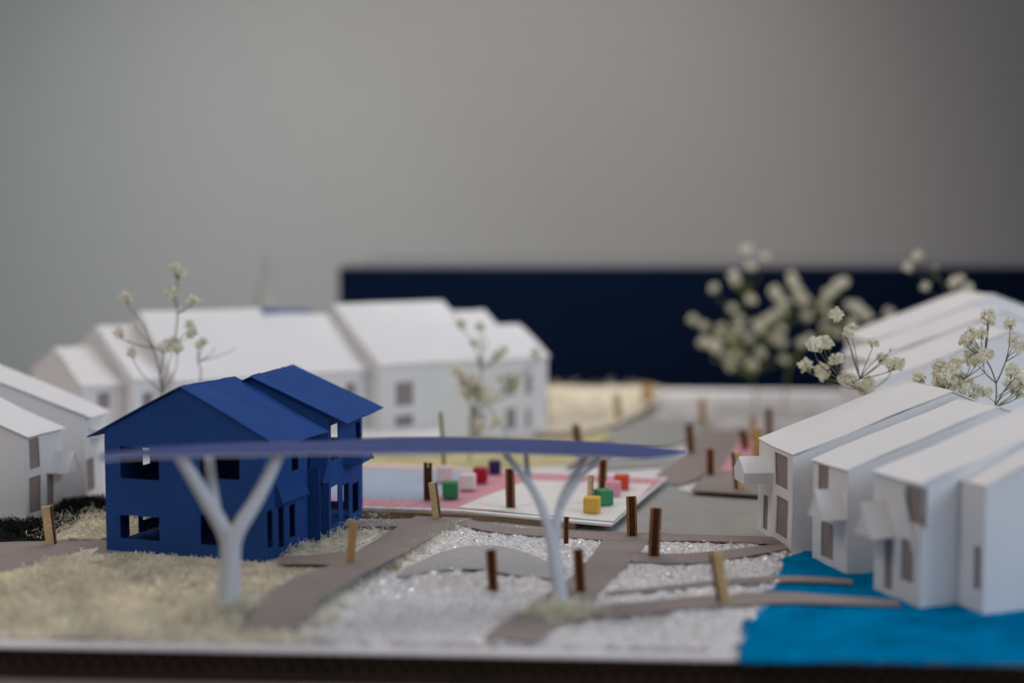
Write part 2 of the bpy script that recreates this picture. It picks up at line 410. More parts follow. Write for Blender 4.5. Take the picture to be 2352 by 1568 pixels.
# straw mats under and around the blue house
grass1 = px([(-300, 1345), (0, 1322), (70, 1312), (130, 1285), (230, 1262), (620, 1290), (790, 1292), (705, 1325), (640, 1352), (590, 1400), (545, 1460), (760, 1475), (700, 1500), (-300, 1470)], 0)
grass1 = [Vector((q.x, max(q.y, front(q.x) + .9), 0)) for q in grass1]
grass2 = px([(640, 1285), (760, 1205), (930, 1206), (800, 1262), (720, 1275)], 0)
grass3 = px([(60, 1242), (110, 1222), (150, 1192), (228, 1184), (420, 1182), (420, 1238)], 0)
grass4 = px([(690, 1455), (722, 1400), (777, 1345), (850, 1308), (925, 1274), (985, 1240), (1050, 1204), (1075, 1207), (1010, 1255), (950, 1290), (880, 1325), (800, 1380), (760, 1450)], 0)
grass5 = px([(1230, 1003), (1235, 930), (1520, 930), (1500, 950), (1440, 978), (1400, 985), (1330, 1002)], 0)
grass6 = px([(830, 1192), (830, 1176), (1000, 1180), (1030, 1186), (955, 1192)], 0)
hill = lambda x, y: .35 + .65 * abs(noise.noise(Vector((x * .5, y * .5, 3)))) + .35 * noise.noise(Vector((x * 2, y * 2, 1)))
ease = lambda x, y: .05 + .95 * max(0, min(1, (70.75 - .331 * (x + 20.45) - 1.2 - y) / 4)) if x > -21 else .8
hill1 = lambda x, y: hill(x, y) * ease(x, y)
relief('straw_mat', grass1, .05, .24, .16, 1, 'fibre_base', hill1)
relief('straw_mat', grass2, .0, .2, .16, 1, 'fibre_base', hill)
relief('straw_mat', grass3, .0, .25, .16, 1, 'fibre_base', hill)
relief('straw_mat', grass4, .05, .12, .16, 1, 'olive', hill)
y5 = G(1300, 1003).y
ramp = lambda x, y: .12 + 1.75 * max(0, min(1, (y - y5) / 22)) ** 1.3 + .2 * noise.noise(Vector((x * .35, y * .35, 3)))
relief('straw_mat', grass5, .0, 1, .4, 1, 'fibre_base', ramp)
def fibres(name, poly, n, zb, ln, wd, mat, kink=1., up=.5, avoid=(), scl=None):
    """loose curled strands, each a narrow twisted ribbon"""
    bm = bmesh.new(); x0, y0 = min(p.x for p in poly), min(p.y for p in poly); x1, y1 = max(p.x for p in poly), max(p.y for p in poly)
    k = 0; tries = 0
    while k < n and tries < n * 30:
        tries += 1
        x, y = R.uniform(x0, x1), R.uniform(y0, y1)
        if not inside(x, y, poly) or abs(x) > .385 * y + 1.5: continue
        if any(inside(x, y, q) for q in avoid): continue
        k += 1
        p = Vector((x, y, zb(x, y) + R.uniform(-.05, .12)))
        d = Vector((R.gauss(0, 1), R.gauss(0, 1), R.gauss(up, .5))).normalized()
        L_ = R.uniform(.5, 1.3) * ln * (scl(x, y) if scl else 1); ns = 5; w = wd * R.uniform(.6, 1.4); prev = None
        ax = Vector((R.gauss(0, 1), R.gauss(0, 1), R.gauss(0, 1))).normalized()
        for i in range(ns + 1):
            sd = d.cross(ax).normalized() * w * (1 - .5 * i / ns)
            cur = (bm.verts.new(p - sd), bm.verts.new(p + sd))
            if prev: bm.faces.new([prev[0], prev[1], cur[1], cur[0]])
            prev = cur
            d = (Matrix.Rotation(R.gauss(.45, .3) * kink, 3, ax) @ d); d.z -= .06; d.normalize()
            p = p + d * L_ / ns
            p.z = max(p.z, .05)
    return tag(obj(name, bm, mat, recalc=False), kind='stuff')
hz = lambda z0, a: (lambda x, y: z0 + a * hill(x, y))
fibres('straw_fibres', grass1, 15000, lambda x, y: .03 + .26 * hill1(x, y), .52, .036, 'fibre', kink=2.1, avoid=(paths['i'],), up=.35, scl=lambda x, y: .22 + .78 * ease(x, y))
fibres('straw_curls', grass1, 3200, lambda x, y: .0 + .30 * hill1(x, y), .62, .058, 'fibre', kink=2.6, avoid=(paths['i'],), up=.6, scl=lambda x, y: .22 + .78 * ease(x, y))
fibres('straw_fibres', grass3, 1600, hz(.05, .3), .6, .022, 'fibre_pale', avoid=(paths['i'], paths['j']))
fibres('straw_fibres', grass2, 1500, hz(.02, .14), .6, .020, 'fibre_pale', kink=1.8, up=.2)
fibres('straw_fibres', grass4, 2600, hz(.04, .12), .42, .020, 'fibre_pale', kink=1.6)
fibres('straw_fibres', grass6, 500, hz(.02, .2), .8, .022, 'fibre', kink=1.5)
fibres('straw_fibres', grass5, 1200, ramp, .9, .04, 'fibre')
fibres('plastic_scraps', film, 3000, lambda x, y: .18, .34, .028, 'shard', up=.25, avoid=[paths[k] for k in 'abcdef'] + [pond])
# small tufts round the trunk feet
for (cx_, cy_, rr, n) in ((1290, 1428, 1.5, 900), (525, 1418, 1.5, 700)):
    c = G(cx_, cy_); ring = [Vector((c.x + rr * math.cos(a) * (1 + .2 * math.sin(3 * a)), max(c.y + rr * .45 * math.sin(a), front(c.x) + .3), 0)) for a in [k * PI / 12 for k in range(24)]]
    fibres('straw_tuft', ring, n, lambda x, y: .25, .8, .03, 'fibre_pale', up=.8)
moss1 = px([(-200, 1250), (-200, 1200), (40, 1204), (120, 1196), (200, 1188), (185, 1200), (150, 1222), (100, 1243)], 0)
moss2 = px([(118, 1180), (125, 1158), (230, 1152), (430, 1150), (430, 1170), (228, 1176)], 0)
for q in (moss1, moss2):
    relief('moss_mat', q, .0, .3, .16, 1, 'hedge', hill)
    fibres('moss', q, 3500, hz(.05, .3), .35, .03, 'hedge', up=1.)

# ------------------------------------------------------------------ pavilion plaza: printed plate
ZQ = .55
plate = px([(560, 1155), (1058, 1172), (1404, 1204), (1532, 1096), (1300, 1084), (560, 1054)], ZQ)
t = thing('plaza_plate', 'white card plate printed pink gingham and pale blue, carrying the painted cubes', 'plate', G(1040, 1130, 0))
sheet('base_card', plate, ZQ, .12, 'white', t)
inner = px([(560, 1153), (1056, 1168), (1395, 1196), (1526, 1099), (1300, 1088), (560, 1057)], ZQ + .01)
sheet('pink_print', inner, ZQ + .012, .01, 'pink', t)
sheet('blue_print', px([(560, 1136), (700, 1141), (975, 1149), (1020, 1132), (1095, 1083), (700, 1070), (560, 1064)], ZQ), ZQ + .02, .006, 'sky', t)
bm = bmesh.new()
q = px([(1052, 1164), (1410, 1196), (1498, 1112), (1214, 1102)], ZQ + .08)
slab(bm, q[0], q[1], q[2], q[3], .05, 12, 10, amp=.05, seed=4)
for v in bm.verts: v.co.z += .02
o = obj('white_sheet', bm, 'cream', t)
bm = bmesh.new()
cc = px([(640, 1160), (1150, 1180), (1320, 1197), (1440, 1120), (640, 1080)], ZQ)
o2 = sheet('cardboard_support', cc, ZQ - .125, .42, 'cardlight', t); bm.free()

def cube(lx, yt, yb, wpx, mat, label, rot=.0, h=None):
    base = G(lx, yb - 2, ZQ + .06); d = base.y
    s = wpx / FP * d; c = base + Vector((0, s / 2, s / 2 + .04))
    bm = bmesh.new(); u = Vector((math.cos(rot), math.sin(rot), 0)) * s / 2; v = Vector((-math.sin(rot), math.cos(rot), 0)) * s / 2
    box(bm, c, u, v, Vector((0, 0, s / 2)), bevel=s * .11)
    o = obj('painted_cube', bm, mat, smooth=False)
    tag(o, label, 'cube', 'painted wooden cubes on the plaza plate')
cube(1021, 1082, 1111, 36, 'palepink', 'pale pink cube at the foot of the green stick on the plaza', .1)
cube(1034, 1115, 1148, 37, 'green', 'green cube in the left cube group, frontmost beside two wooden posts', .03)
cube(1074, 1094, 1129, 36, 'whitepink', 'pinkish white cube between the green cube and the crimson cube', -.08)
cube(1103, 1083, 1112, 33, 'crimson', 'crimson red cube on the pink gingham', -.05)
cube(1136, 1064, 1091, 29, 'purple', 'dark purple cube, rearmost on the plaza', 0)
cube(1361, 1143, 1183, 37, 'yellow', 'yellow cube at the front of the right row of cubes', -.22)
cube(1387, 1123, 1165, 36, 'leafgreen', 'green cube standing right behind the yellow cube', .45)
cube(1409, 1109, 1144, 34, 'rosepink', 'rose pink cube between the green cube and the orange cube', -.2)
cube(1429, 1095, 1129, 34, 'orange', 'orange red cube at the rear end of the right row of cubes', -.15)

# ------------------------------------------------------------------ posts
def post(bx, by, tx, ty, w, kind, label, z=0, d_=.62, yaw=0):
    b0 = G(bx, by, z); d = b0.y; top = D(tx, ty, d); up = top - b0
    wc = w / FP * d / 2
    u = Vector((math.cos(yaw), math.sin(yaw), 0)); up_n = up.normalized(); u = (u - up_n * u.dot(up_n)).normalized(); v = up_n.cross(u).normalized()
    bm = bmesh.new(); c = b0 + up / 2; hh = up / 2 + up_n * .03
    if kind == 'dark':      # three laser-cut slips: scorched core between lighter slips
        box(bm, c, u * wc * .50, v * wc * d_, hh, mi=0)
        box(bm, c - u * wc * .76 + up_n * .01, u * wc * .24, v * wc * (d_ + .12), hh * .985, mi=1)
        box(bm, c + u * wc * .76, u * wc * .24, v * wc * (d_ + .1), hh * 1.01, mi=1)
        mats = ['burnt', 'ochre']
    elif kind == 'notch':
        box(bm, c - u * wc * .53, u * wc * .42, v * wc * d_, hh, mi=0); box(bm, c + u * wc * .53, u * wc * .42, v * wc * d_, hh * .98, mi=0)
        box(bm, c - up * .06, u * wc * .10, v * wc * d_ * .8, hh * .85, mi=1)
        mats = ['burnt', 'ochre']
    elif kind == 'side':    # light face, scorched flank on the right
        box(bm, c - u * wc * .22, u * wc * .77, v * wc * d_, hh, mi=0); box(bm, c + u * wc * .78, u * wc * .22, v * wc * d_ * .95, hh * .99, mi=1)
        mats = ['woodpale', 'burnt']
    elif kind == 'sideL':
        box(bm, c + u * wc * .32, u * wc * .68, v * wc * d_, hh, mi=0); box(bm, c - u * wc * .66, u * wc * .30, v * wc * d_ * .95, hh * 1.01, mi=1)
        mats = ['woodpale', 'burnt']
    else:
        box(bm, c, u * wc, v * wc * d_, hh, mi=0); mats = ['wood', 'burnt']
    bmesh.ops.bevel(bm, geom=[x for x in bm.edges], offset=.012, segments=1, affect='EDGES')
    for q in bm.verts: q.co += Vector(noise.noise_vector(q.co * 3)) * .012
    o = obj('wooden_post', bm, mats)
    tag(o, label, 'post', 'little wooden posts standing on the model')
post(118, 1248, 108, 1163, 24, 'side', 'light ochre post with dark flank beside the black moss at the white houses', .06, yaw=.2)
post(804, 1303, 811, 1198, 18, 'wood', 'plain orange brown post on the grey path in front of the blue house', ZP)
post(1004, 1190, 994, 1109, 20, 'side', 'pale post leaning left at the plaza edge, in front of a dark forked one', ZP)
post(983, 1150, 983, 1063, 20, 'notch', 'dark post with forked top on the plaza beside the green cube', ZQ)
post(1133, 1356, 1128, 1264, 24, 'dark', 'dark scorched post standing in the crumpled plastic before the pond', .12)
post(1334, 1358, 1328, 1262, 24, 'dark', 'dark scorched post on the broad path right of the slender white trunk', ZP)
post(1300, 1246, 1301, 1188, 12, 'dark', 'thin dark post half hidden behind the fork of the slender white trunk', ZP)
post(1173, 1164, 1171, 1078, 22, 'dark', 'dark post standing on the front left of the white sheet', ZQ + .1)
post(1452, 1230, 1450, 1141, 23, 'dark', 'dark upright post at the path crossing, directly right of the white sheet corner', ZP)
post(1501, 1276, 1507, 1168, 25, 'dark', 'tallest dark post, leaning right beside the thin path to the white houses', ZP)
post(1662, 1382, 1644, 1270, 30, 'sideL', 'post with dark left and yellow right face beside the blue felt lake', ZP, yaw=-.3)
post(1383, 1121, 1385, 1056, 19, 'dark', 'dark post behind the pink cube, topped by the blue canopy', ZQ + .1)
post(1355, 1158, 1357, 1092, 13, 'side', 'thin pale tan post right behind the yellow cube', ZQ + .1)
post(1330, 1040, 1322, 976, 18, 'dark', 'dark leaning post rising above the canopy next to the yellow ground', .1)
post(1586, 1040, 1583, 975, 17, 'dark', 'dark post just beyond the pointed right tip of the blue canopy', .1)
post(1632, 1102, 1631, 1032, 17, 'dark', 'dark post alone on the far grey path before the pink plaza', .1)
post(1614, 978, 1613, 918, 15, 'wood', 'blurred light brown post standing in front of the navy box', .1)
post(1420, 962, 1415, 907, 16, 'side', 'blurred pale post on the cream mound left of the far road', .7)
post(1484, 935, 1488, 882, 24, 'wood', 'broad reddish brown post at the top of the cream mound', .6)
post(1255, 976, 1254, 910, 11, 'wood', 'slim brown post right beside the end wall of the far white row', .1)
post(1712, 1028, 1705, 988, 16, 'dark', 'short dark leaning post on the far pink plaza', .6)
post(1730, 1012, 1728, 955, 13, 'side', 'slim pale post at the back of the far pink plaza', .5)
post(1742, 1070, 1739, 984, 22, 'wood', 'broad light brown post between far pink plaza and white roof corner', .5)
post(1766, 1004, 1766, 938, 14, 'dark', 'dark red brown post just above the near roof corner of the white row', .1)
post(1700, 1135, 1690, 1040, 22, 'sideL', 'light brown post half hidden by the small gabled bay', .1)

# far pink plaza
t = thing('small_plaza_plate', 'smaller white card plate with faded pink print near the right white row', 'plate', G(1690, 1060, 0))
q = px([(1588, 1124), (1770, 1136), (1800, 1040), (1690, 1005), (1640, 1060)], .45)
sheet('base_card', q, .45, .12, 'greypath', t)
sheet('pink_print', px([(1655, 1080), (1730, 1084), (1770, 1020), (1700, 1008)], .46), .475, .02, 'pink', t)
sheet('cardboard_support', px([(1640, 1120), (1760, 1126), (1790, 1046), (1690, 1015), (1650, 1066)], .45), .325, .31, 'cardlight', t)
# white low pavilion in front of the far row
pa, pb, pc = G(1016, 1046), G(560, 1050), G(1040, 985)
t = thing('low_pavilion', 'long low white box between the blue house and the far white row', 'pavilion', (pa + pb) / 2)
bm = bmesh.new(); ex = (pb - pa).normalized(); ey = Vector((-ex.y, ex.x, 0)); ey = ey if ey.y > 0 else -ey
Lx = (pb - pa).length; panel_c = pa + ex * Lx / 2 + ey * 3
box(bm, panel_c + Vector((0, 0, .55)), ex * (Lx / 2 - .15), ey * 2.8, Vector((0, 0, .55)))
obj('wall', bm, 'white', t)
bm = bmesh.new(); z = 1.3
slab(bm, pa - ey * .1 + Vector((0, 0, z)), pb - ey * .1 + Vector((0, 0, z)), pb + ey * 6 + Vector((0, 0, z + .1)), pa + ey * 6 + Vector((0, 0, z)), .14, 14, 6, amp=.15, seed=3)
obj('roof', bm, 'white', t)

# ------------------------------------------------------------------ houses
TH = .07
def house(F0, F1, hw, ze, zr, label, over=(.25, .25, .25), fac=(), gab0=(), gab1=(), mat='white', z0=0, side=1, group=None, open_=False,
          back_holes=(), seed=0, rag=0, roofth=.06, name='card_house', slope_over=None):
    """eave facade F0->F1 (F0 the end named gable 0); body reaches 2*hw behind it. side: +1 body lies left of F0->F1"""
    F0, F1 = V3(F0, z0), V3(F1, z0)
    ee = (F1 - F0).normalized(); L_ = (F1 - F0).length
    nn = Vector((ee.y, -ee.x, 0)) * side           # outward from the facade
    t = thing(name, label, 'house', (F0 + F1) / 2 - nn * hw, group)
    bm = bmesh.new()
    panel(bm, F0, ee, nn, L_, ze, fac, TH)
    panel(bm, F0 - nn * 2 * hw, ee, -nn, L_, ze, back_holes, TH)
    i = TH + .002
    panel(bm, F0 - nn * i, -nn, -ee, 2 * hw - 2 * i, ze, gab0, TH, gable=zr - .02)
    panel(bm, F1 - nn * i, -nn, ee, 2 * hw - 2 * i, ze, gab1, TH, gable=zr - .02)
    w = obj('wall', bm, mat, t)
    bm = bmesh.new()
    oe, o0, o1 = over; sl = (zr - ze) / hw; th = Vector((0, 0, roofth + .02))
    r0, r1 = F0 - nn * hw - ee * o0, F1 - nn * hw + ee * o1; r0.z = r1.z = zr; r0 += th; r1 += th
    a0, a1 = F0 + nn * oe - ee * o0, F1 + nn * oe + ee * o1; a0.z = a1.z = ze - sl * oe; a0 += th; a1 += th
    b0, b1 = F0 - nn * (2 * hw + oe) - ee * o0, F1 - nn * (2 * hw + oe) + ee * o1; b0.z = b1.z = ze - sl * oe; b0 += th; b1 += th
    slab(bm, r0, a0, a1, r1, roofth, 18, 16, amp=.06, seed=seed, rag=(0, 0, rag, 0))
    slab(bm, r0 - nn * .01, b0, b1, r1 - nn * .01, roofth, 18, 16, amp=.06, seed=seed + 9, rag=(0, 0, rag, 0))
    obj('roof', bm, mat, t)
    if not open_:
        for holes, A_, e_, n_ in ((fac, F0, ee, nn), (gab0, F0 - nn * i, -nn, -ee), (gab1, F1 - nn * i, -nn, ee)):
            for h in holes:
                bm = bmesh.new()
                c = A_ + e_ * (h[0] + h[1]) / 2 - n_ * (TH + .05) + Vector((0, 0, (h[2] + h[3]) / 2 - A_.z))
                box(bm, c, e_ * ((h[1] - h[0]) / 2 + .08), n_ * .02, Vector((0, 0, (h[3] - h[2]) / 2 + .08)))
                obj('window', bm, 'pane', t)
    return t, F0, F1, ee, nn, w
def hood(t, F, ee, nn, s0, s1, zt, zb, out, mat='white', back=0.0, name='awning'):
    """little folded card awning: sloping top, two cheeks, underside"""
    bm = bmesh.new(); P = lambda s, o, z: F + ee * s + nn * o + Vector((0, 0, z - F.z))
    a = [P(s0, .0, zt), P(s1, .0, zt), P(s1 + back, out, zb), P(s0 + back, out, zb)]
    slab(bm, a[0], a[3], a[2], a[1], .05, 5, 5, amp=.05, seed=s0 + zt)
    b = [P(s0, 0, zb - .05), P(s1, 0, zb - .05), P(s1 + back, out - .03, zb - .05), P(s0 + back, out - .03, zb - .05)]
    for tri in ((a[0], a[3], b[3], b[0]), (a[1], b[1], b[2], a[2])): quad(bm, *[p - Vector((0, 0, .052)) if p in a else p for p in tri])
    quad(bm, *b)
    obj(name, bm, mat, t)
def prism(t, F, ee, nn, s0, sm, s1, zt, zb, out, mat='white', name='awning'):
    """folded card awning: a little pitched roof whose ridge sticks out of the wall, closed at its outer end"""
    bm = bmesh.new(); P = lambda s, o, z: F + ee * s + nn * o + Vector((0, 0, z - F.z)); th = .05
    slab(bm, P(sm, .01, zt), P(sm, out + .06, zt), P(s0, out + .06, zb), P(s0, .01, zb), th, 5, 5, amp=.05, seed=zt)
    slab(bm, P(sm + .01, .01, zt), P(sm + .01, out + .06, zt), P(s1, out + .06, zb), P(s1, .01, zb), th, 5, 5, amp=.05, seed=zt + 4)
    a = [P(s0 + .06, out, zb), P(s1 - .06, out, zb), P(sm, out, zt - .08)]; b = [p - nn * th for p in a]
    f = [bm.verts.new(p) for p in a]; g = [bm.verts.new(p) for p in b]
    bm.faces.new(f); bm.faces.new(g[::-1])
    for i in range(3): bm.faces.new([f[i], f[(i + 1) % 3], g[(i + 1) % 3], g[i]])
    obj(name, bm, mat, t)
def oriel(t, F, ee, nn, s0, s1, zt, zb, out, mat='white'):
    """small gabled bay: prism whose ridge sticks out from the wall"""
    bm = bmesh.new(); P = lambda s, o, z: F + ee * s + nn * o + Vector((0, 0, z - F.z)); zm = zb + (zt - zb) * .45
    prof = [(s0, zb), (s1, zb), (s1 + .12, zm), ((s0 + s1) / 2, zt), (s0 - .12, zm)]
    f = [bm.verts.new(P(s, out, z)) for s, z in prof]; g = [bm.verts.new(P(s, -.0, z)) for s, z in prof]
    bm.faces.new(f); bm.faces.new(g)
    for i in range(5): bm.faces.new([f[i], f[(i + 1) % 5], g[(i + 1) % 5], g[i]])
    obj('bay', bm, mat, t)

# --- blue house, two shifted blocks glued together
def z5(x, y): return ((180 + x * .35714) * .9408, (860 + y * .35714) * .9408)
FL, FR, C1 = Vector((-20.45, 70.75, 0)), Vector((-12.0, 67.95, 0)), Vector((-10.6, 72.4, 0))
C2, C3 = Vector((-9.55, 73.4, 0)), Vector((-8.43, 79.4, 0))
uu = (FR - FL).normalized(); vv = Vector((-uu.y, uu.x, 0)); C1 = FR + vv * 4.7
def rect(A_, B_, x0, x1, y0, y1, x00=None):
    s0, z1 = onwall(*z5(x0, y0), A_, B_); s1, z0 = onwall(*z5(x1, y1), A_, B_)
    _, z1b = onwall(*z5(x1, y0), A_, B_)
    return (s0, s1, max(z0, .45), z1)
# front gable (seen from FR side the run of the gable panel starts at the facade end)
def rectg(x0, x1, y0, y1):
    s0, z1 = onwall(*z5(x0, y0), FL, FR); s1, z0 = onwall(*z5(x1, y1), FL, FR); W = (FR - FL).length
    return (W - s1 - TH, W - s0 - TH, max(z0, .72), z1)
gab = [rectg(312, 585, 640, 875), rectg(862, 1135, 640, 872), rectg(314, 590, 1108, 1345), rectg(864, 1135, 1110, 1345)]
fac1 = [rect(FR, C1, 1490, 1538, 690, 795), rect(FR, C1, 1322, 1362, 1085, 1325), rect(FR, C1, 1398, 1440, 1060, 1385), rect(FR, C1, 1474, 1516, 1045, 1250)]
W1 = (FR - FL).length / 2
t, F0, F1, ee, nn, w = house(FR, C1, W1, 6.2, 8.42, 'blue paper house with two gabled blocks and cut-out windows', over=(.95, .12, .6), fac=fac1, gab0=gab,
    back_holes=[(1.95, 2.85, .3, 2.6), (3.2, 4.1, .95, 2.6), (3.3, 4.05, 3.85, 5.4)], mat='blue', side=1, open_=True, seed=2, rag=.12)
blue = t
hood(t, F0, ee, nn, *[onwall(*z5(1375, 900), FR, C1)[0], onwall(*z5(1560, 900), FR, C1)[0]], 3.8, 2.75, .45, 'blue')
# second block, built as parts of the same house
e2 = (C3 - C2).normalized(); n2 = Vector((e2.y, -e2.x, 0)); W2 = 4.15
fac2 = [rect(C2, C3, 1758, 1812, 500, 715), rect(C2, C3, 1758, 1812, 925, 1145), rect(C2, C3, 1838, 1885, 910, 1200), rect(C2, C3, 1905, 1950, 900, 1075), rect(C2, C3, 1928, 1962, 480, 680)]
t2, G0, G1, ee2, nn2, w2 = house(C2, C3, W2, 6.62, 8.45, 'x', over=(1.15, .25, .35), fac=fac2, gab0=[(.82, .90, .9, 2.6)], gab1=[(1.05, 1.95, .86, 3.2), (1.2, 1.95, 4.5, 6.2)],
    mat='blue', side=1, open_=True, seed=5, rag=.12)
hood(t2, G0, -nn2, -ee2, 0, .95, 4.4, 3.1, .55, 'blue', back=.15)
prism(t2, G0, ee2, nn2, onwall(*z5(1840, 905), C2, C3)[0], onwall(*z5(1872, 770), C2, C3)[0], onwall(*z5(1930, 770), C2, C3)[0], 4.75, 3.6, 1.0, 'blue')
for Fx, ex_, nx2, LL, WW in ((FR, ee, nn, 4.6, W1), (C2, ee2, nn2, 6.0, W2)):
    bm = bmesh.new(); cc_ = Fx + ex_ * LL / 2 - nx2 * WW; cc_.z = .36
    box(bm, cc_, ex_ * (LL / 2 - .12), nx2 * (WW - .12), Vector((0, 0, .04))); obj('floor', bm, 'blue', blue)
    bm = bmesh.new(); cc_ = Fx + ex_ * LL / 2 - nx2 * WW; cc_.z = 3.35
    box(bm, cc_, ex_ * (LL / 2 - .12), nx2 * (WW - .12), Vector((0, 0, .03))); obj('floor', bm, 'blue', blue)
for ch in list(t2.children):
    ch.parent = blue; ch.matrix_parent_inverse = Matrix.Translation(-blue.location)
bpy.data.objects.remove(t2)
bm = bmesh.new()   # door fin at the joint of the two blocks
box(bm, C1 + nn * .35 + Vector((0, 0, 2.0)), nn * .35, ee * .03, Vector((0, 0, 2.0)))
obj('door', bm, 'blue', blue)

# --- right-hand row
GR = 'white card row houses'
def P2(X, Y): return Vector((X, Y, 0))
def wr(F0, F1, lst):
    out = []
    for x0, x1, y0, y1 in lst:
        s0, zt_ = onwall(x0, y0, F0, F1); s1, zb_ = onwall(x1, y1, F0, F1)
        out.append((min(s0, s1), max(s0, s1), max(.15, zb_), zt_))
    return out
R1n, R1f = P2(13.95, 70.2), P2(13.2, 75.6)
fa = wr(R1n, R1f, [(1808, 1778, 1052, 1112), (1808, 1780, 1150, 1222), (1763, 1751, 1140, 1212)])
fa[0] = (fa[0][0], fa[0][1], 3.05, 4.75)
t, F0, F1, ee, nn, w = house(R1n, R1f, 8.2, 4.95, 8.0, 'sharpest white house on the right, with small gabled bay, beside the grey road', over=(.05, .05, .1), fac=fa, side=-1, group=GR, seed=11)
oriel(t, F0, ee, nn, 3.0, 4.7, 4.35, 3.0, 1.55)
R2n, R2f = P2(15.62, 65.3), P2(14.7, 68.6)
fa = wr(R2n, R2f, [(1905, 1880, 1072, 1125), (1915, 1885, 1205, 1275)])
t, F0, F1, ee, nn, w = house(R2n, R2f, 8.0, 5.0, 7.65, 'white house with sloping hood, second from the far end of the right row', over=(.12, .05, .05), fac=fa, side=-1, group=GR, seed=14)
prism(t, F0, ee, nn, 0, .85, 1.6, 4.0, 2.7, 1.25)
R3n, R3f = P2(17.3, 59.3), P2(16.15, 62.5)
fa = wr(R3n, R3f, [(2122, 2080, 1125, 1195), (2100, 2068, 1245, 1330), (2052, 2030, 1220, 1350)])
t, F0, F1, ee, nn, w = house(R3n, R3f, 8.0, 5.4, 7.95, 'blurred white house with cream hood and brown windows above the blue lake', over=(.15, .05, .05), fac=fa, side=-1, group=GR, seed=17)
prism(t, F0, ee, nn, 1.75, 2.6, 3.3, 4.25, 2.8, 1.15, 'cream')
bm = bmesh.new(); p0, p1 = F0 + ee * 1.25 + nn * .12 + Vector((0, 0, 5.1)), F0 + ee * .25 + nn * .16 + Vector((0, 0, 2.5)); dd = (p1 - p0)
box(bm, (p0 + p1) / 2, dd / 2, nn * .02, dd.cross(nn).normalized() * .09); obj('shutter', bm, 'white', t)
R4n, R4f = P2(19.65, 58.3), P2(19.1, 59.9)
fa = wr(R4n, R4f, [(2255, 2236, 1255, 1350)])
t, F0, F1, ee, nn, w = house(R4n, R4f, 8.0, 5.5, 8.6, 'nearest white house cut by the frame, one narrow brown slit', over=(.05, .05, .05), fac=fa, side=-1, group=GR, seed=19)

# --- far right row on higher ground
for i, (bx_, d_, dz, lab) in enumerate(((1942, 106, 0, 'hazy white house, rearmost on the far right behind the flowers'), (1936, 99.8, -.85, 'hazy white house in the middle of the far right row'),
                                        (1930, 93.6, -1.7, 'hazy white house, nearest of the far right row, with tall plain wall'))):
    f_ = D(bx_, 800, d_); n_ = f_ + Vector((.5, -5.8, 0)); n_.z = f_.z = 0
    house(n_, f_, 8.8, 8.4 + dz, 11.6 + dz, lab, over=(.15, .1, .1), side=-1, group=GR, seed=30 + i)

# --- left row
n_, f_ = P2(-26.85, 77.8), P2(-26.1, 81.6)
fa = wr(n_, f_, [(66, 92, 1000, 1072), (66, 95, 1098, 1170), (106, 124, 1086, 1155)])
fa[0] = (fa[0][0], fa[0][1], fa[0][2], 4.55)
t, F0, F1, ee, nn, w = house(n_, f_, 8.2, 4.8, 8.1, 'white house at the left edge with three brown windows and a little hood', over=(.3, .15, .1), fac=fa, side=1, group=GR, seed=21)
prism(t, F0, ee, nn, 2.15, 3.15, 3.85, 3.55, 2.4, 1.15)
n_, f_ = P2(-25.55, 84.4), P2(-25.5, 88.2)
fa = wr(n_, f_, [(199, 218, 1056, 1120)])
t, F0, F1, ee, nn, w = house(n_, f_, 8.4, 5.05, 8.55, 'white house partly behind the blue house, joined to the left edge one', over=(.45, .1, .1), fac=fa, side=1, group=GR, seed=23)
hood(t, F0, ee, nn, .8, 3.0, 4.4, 3.7, 1.1, 'white')

# --- far row facing the camera
e1 = Vector((.851, .525, 0)); n1 = Vector((.525, -.851, 0))
def far(F0, L_, hw, ze, zr, lab, wins=(), z0=0, over=(.3, .05, .05), seed=0):
    F1 = F0 + e1 * L_
    return house(F0, F1, hw, ze, zr, lab, over=over, fac=wr(F0, F1, wins), side=1, group=GR, seed=seed)
far(P2(-9.9, 105.5), 9.75, 8.0, 6.25, 10.3, 'tallest and widest white house of the far row, square brown windows',
    [(908, 950, 878, 930), (908, 950, 955, 977), (1078, 1112, 950, 1000)], seed=41)
far(P2(-1.62, 110.65), 3.0, 6.5, 6.2, 9.6, 'narrow white house second from the right end of the far row', [(1160, 1184, 862, 906), (1162, 1184, 938, 985)], seed=43)
far(P2(.95, 112.25), 2.2, 4.2, 6.2, 8.4, 'narrowest white house closing the right end of the far row', [(1206, 1220, 860, 905), (1208, 1218, 940, 980)], seed=45)
far(P2(-15.65, 104.1), 5.6, 7.1, 5.75, 9.55, 'white house left of the tallest one, right behind the blue roofs', [(792, 816, 880, 925), (792, 816, 955, 985)], seed=47)
far(P2(-23.65, 99.15), 9.35, 8.1, 5.75, 10.05, 'long white house of the far row behind the thin dried stems', [(470, 500, 900, 930)], seed=49)
far(P2(-26.65, 99.1), 2.65, 9.3, 5.8, 8.95, 'white house with reddish window, second from the left end of the far row', [(325, 350, 902, 950)], seed=51)
far(P2(-30.2, 99.3), 2.9, 7.5, 5.3, 7.4, 'white house ending the far row with a shaded gable', [(222, 250, 902, 940)], seed=53)
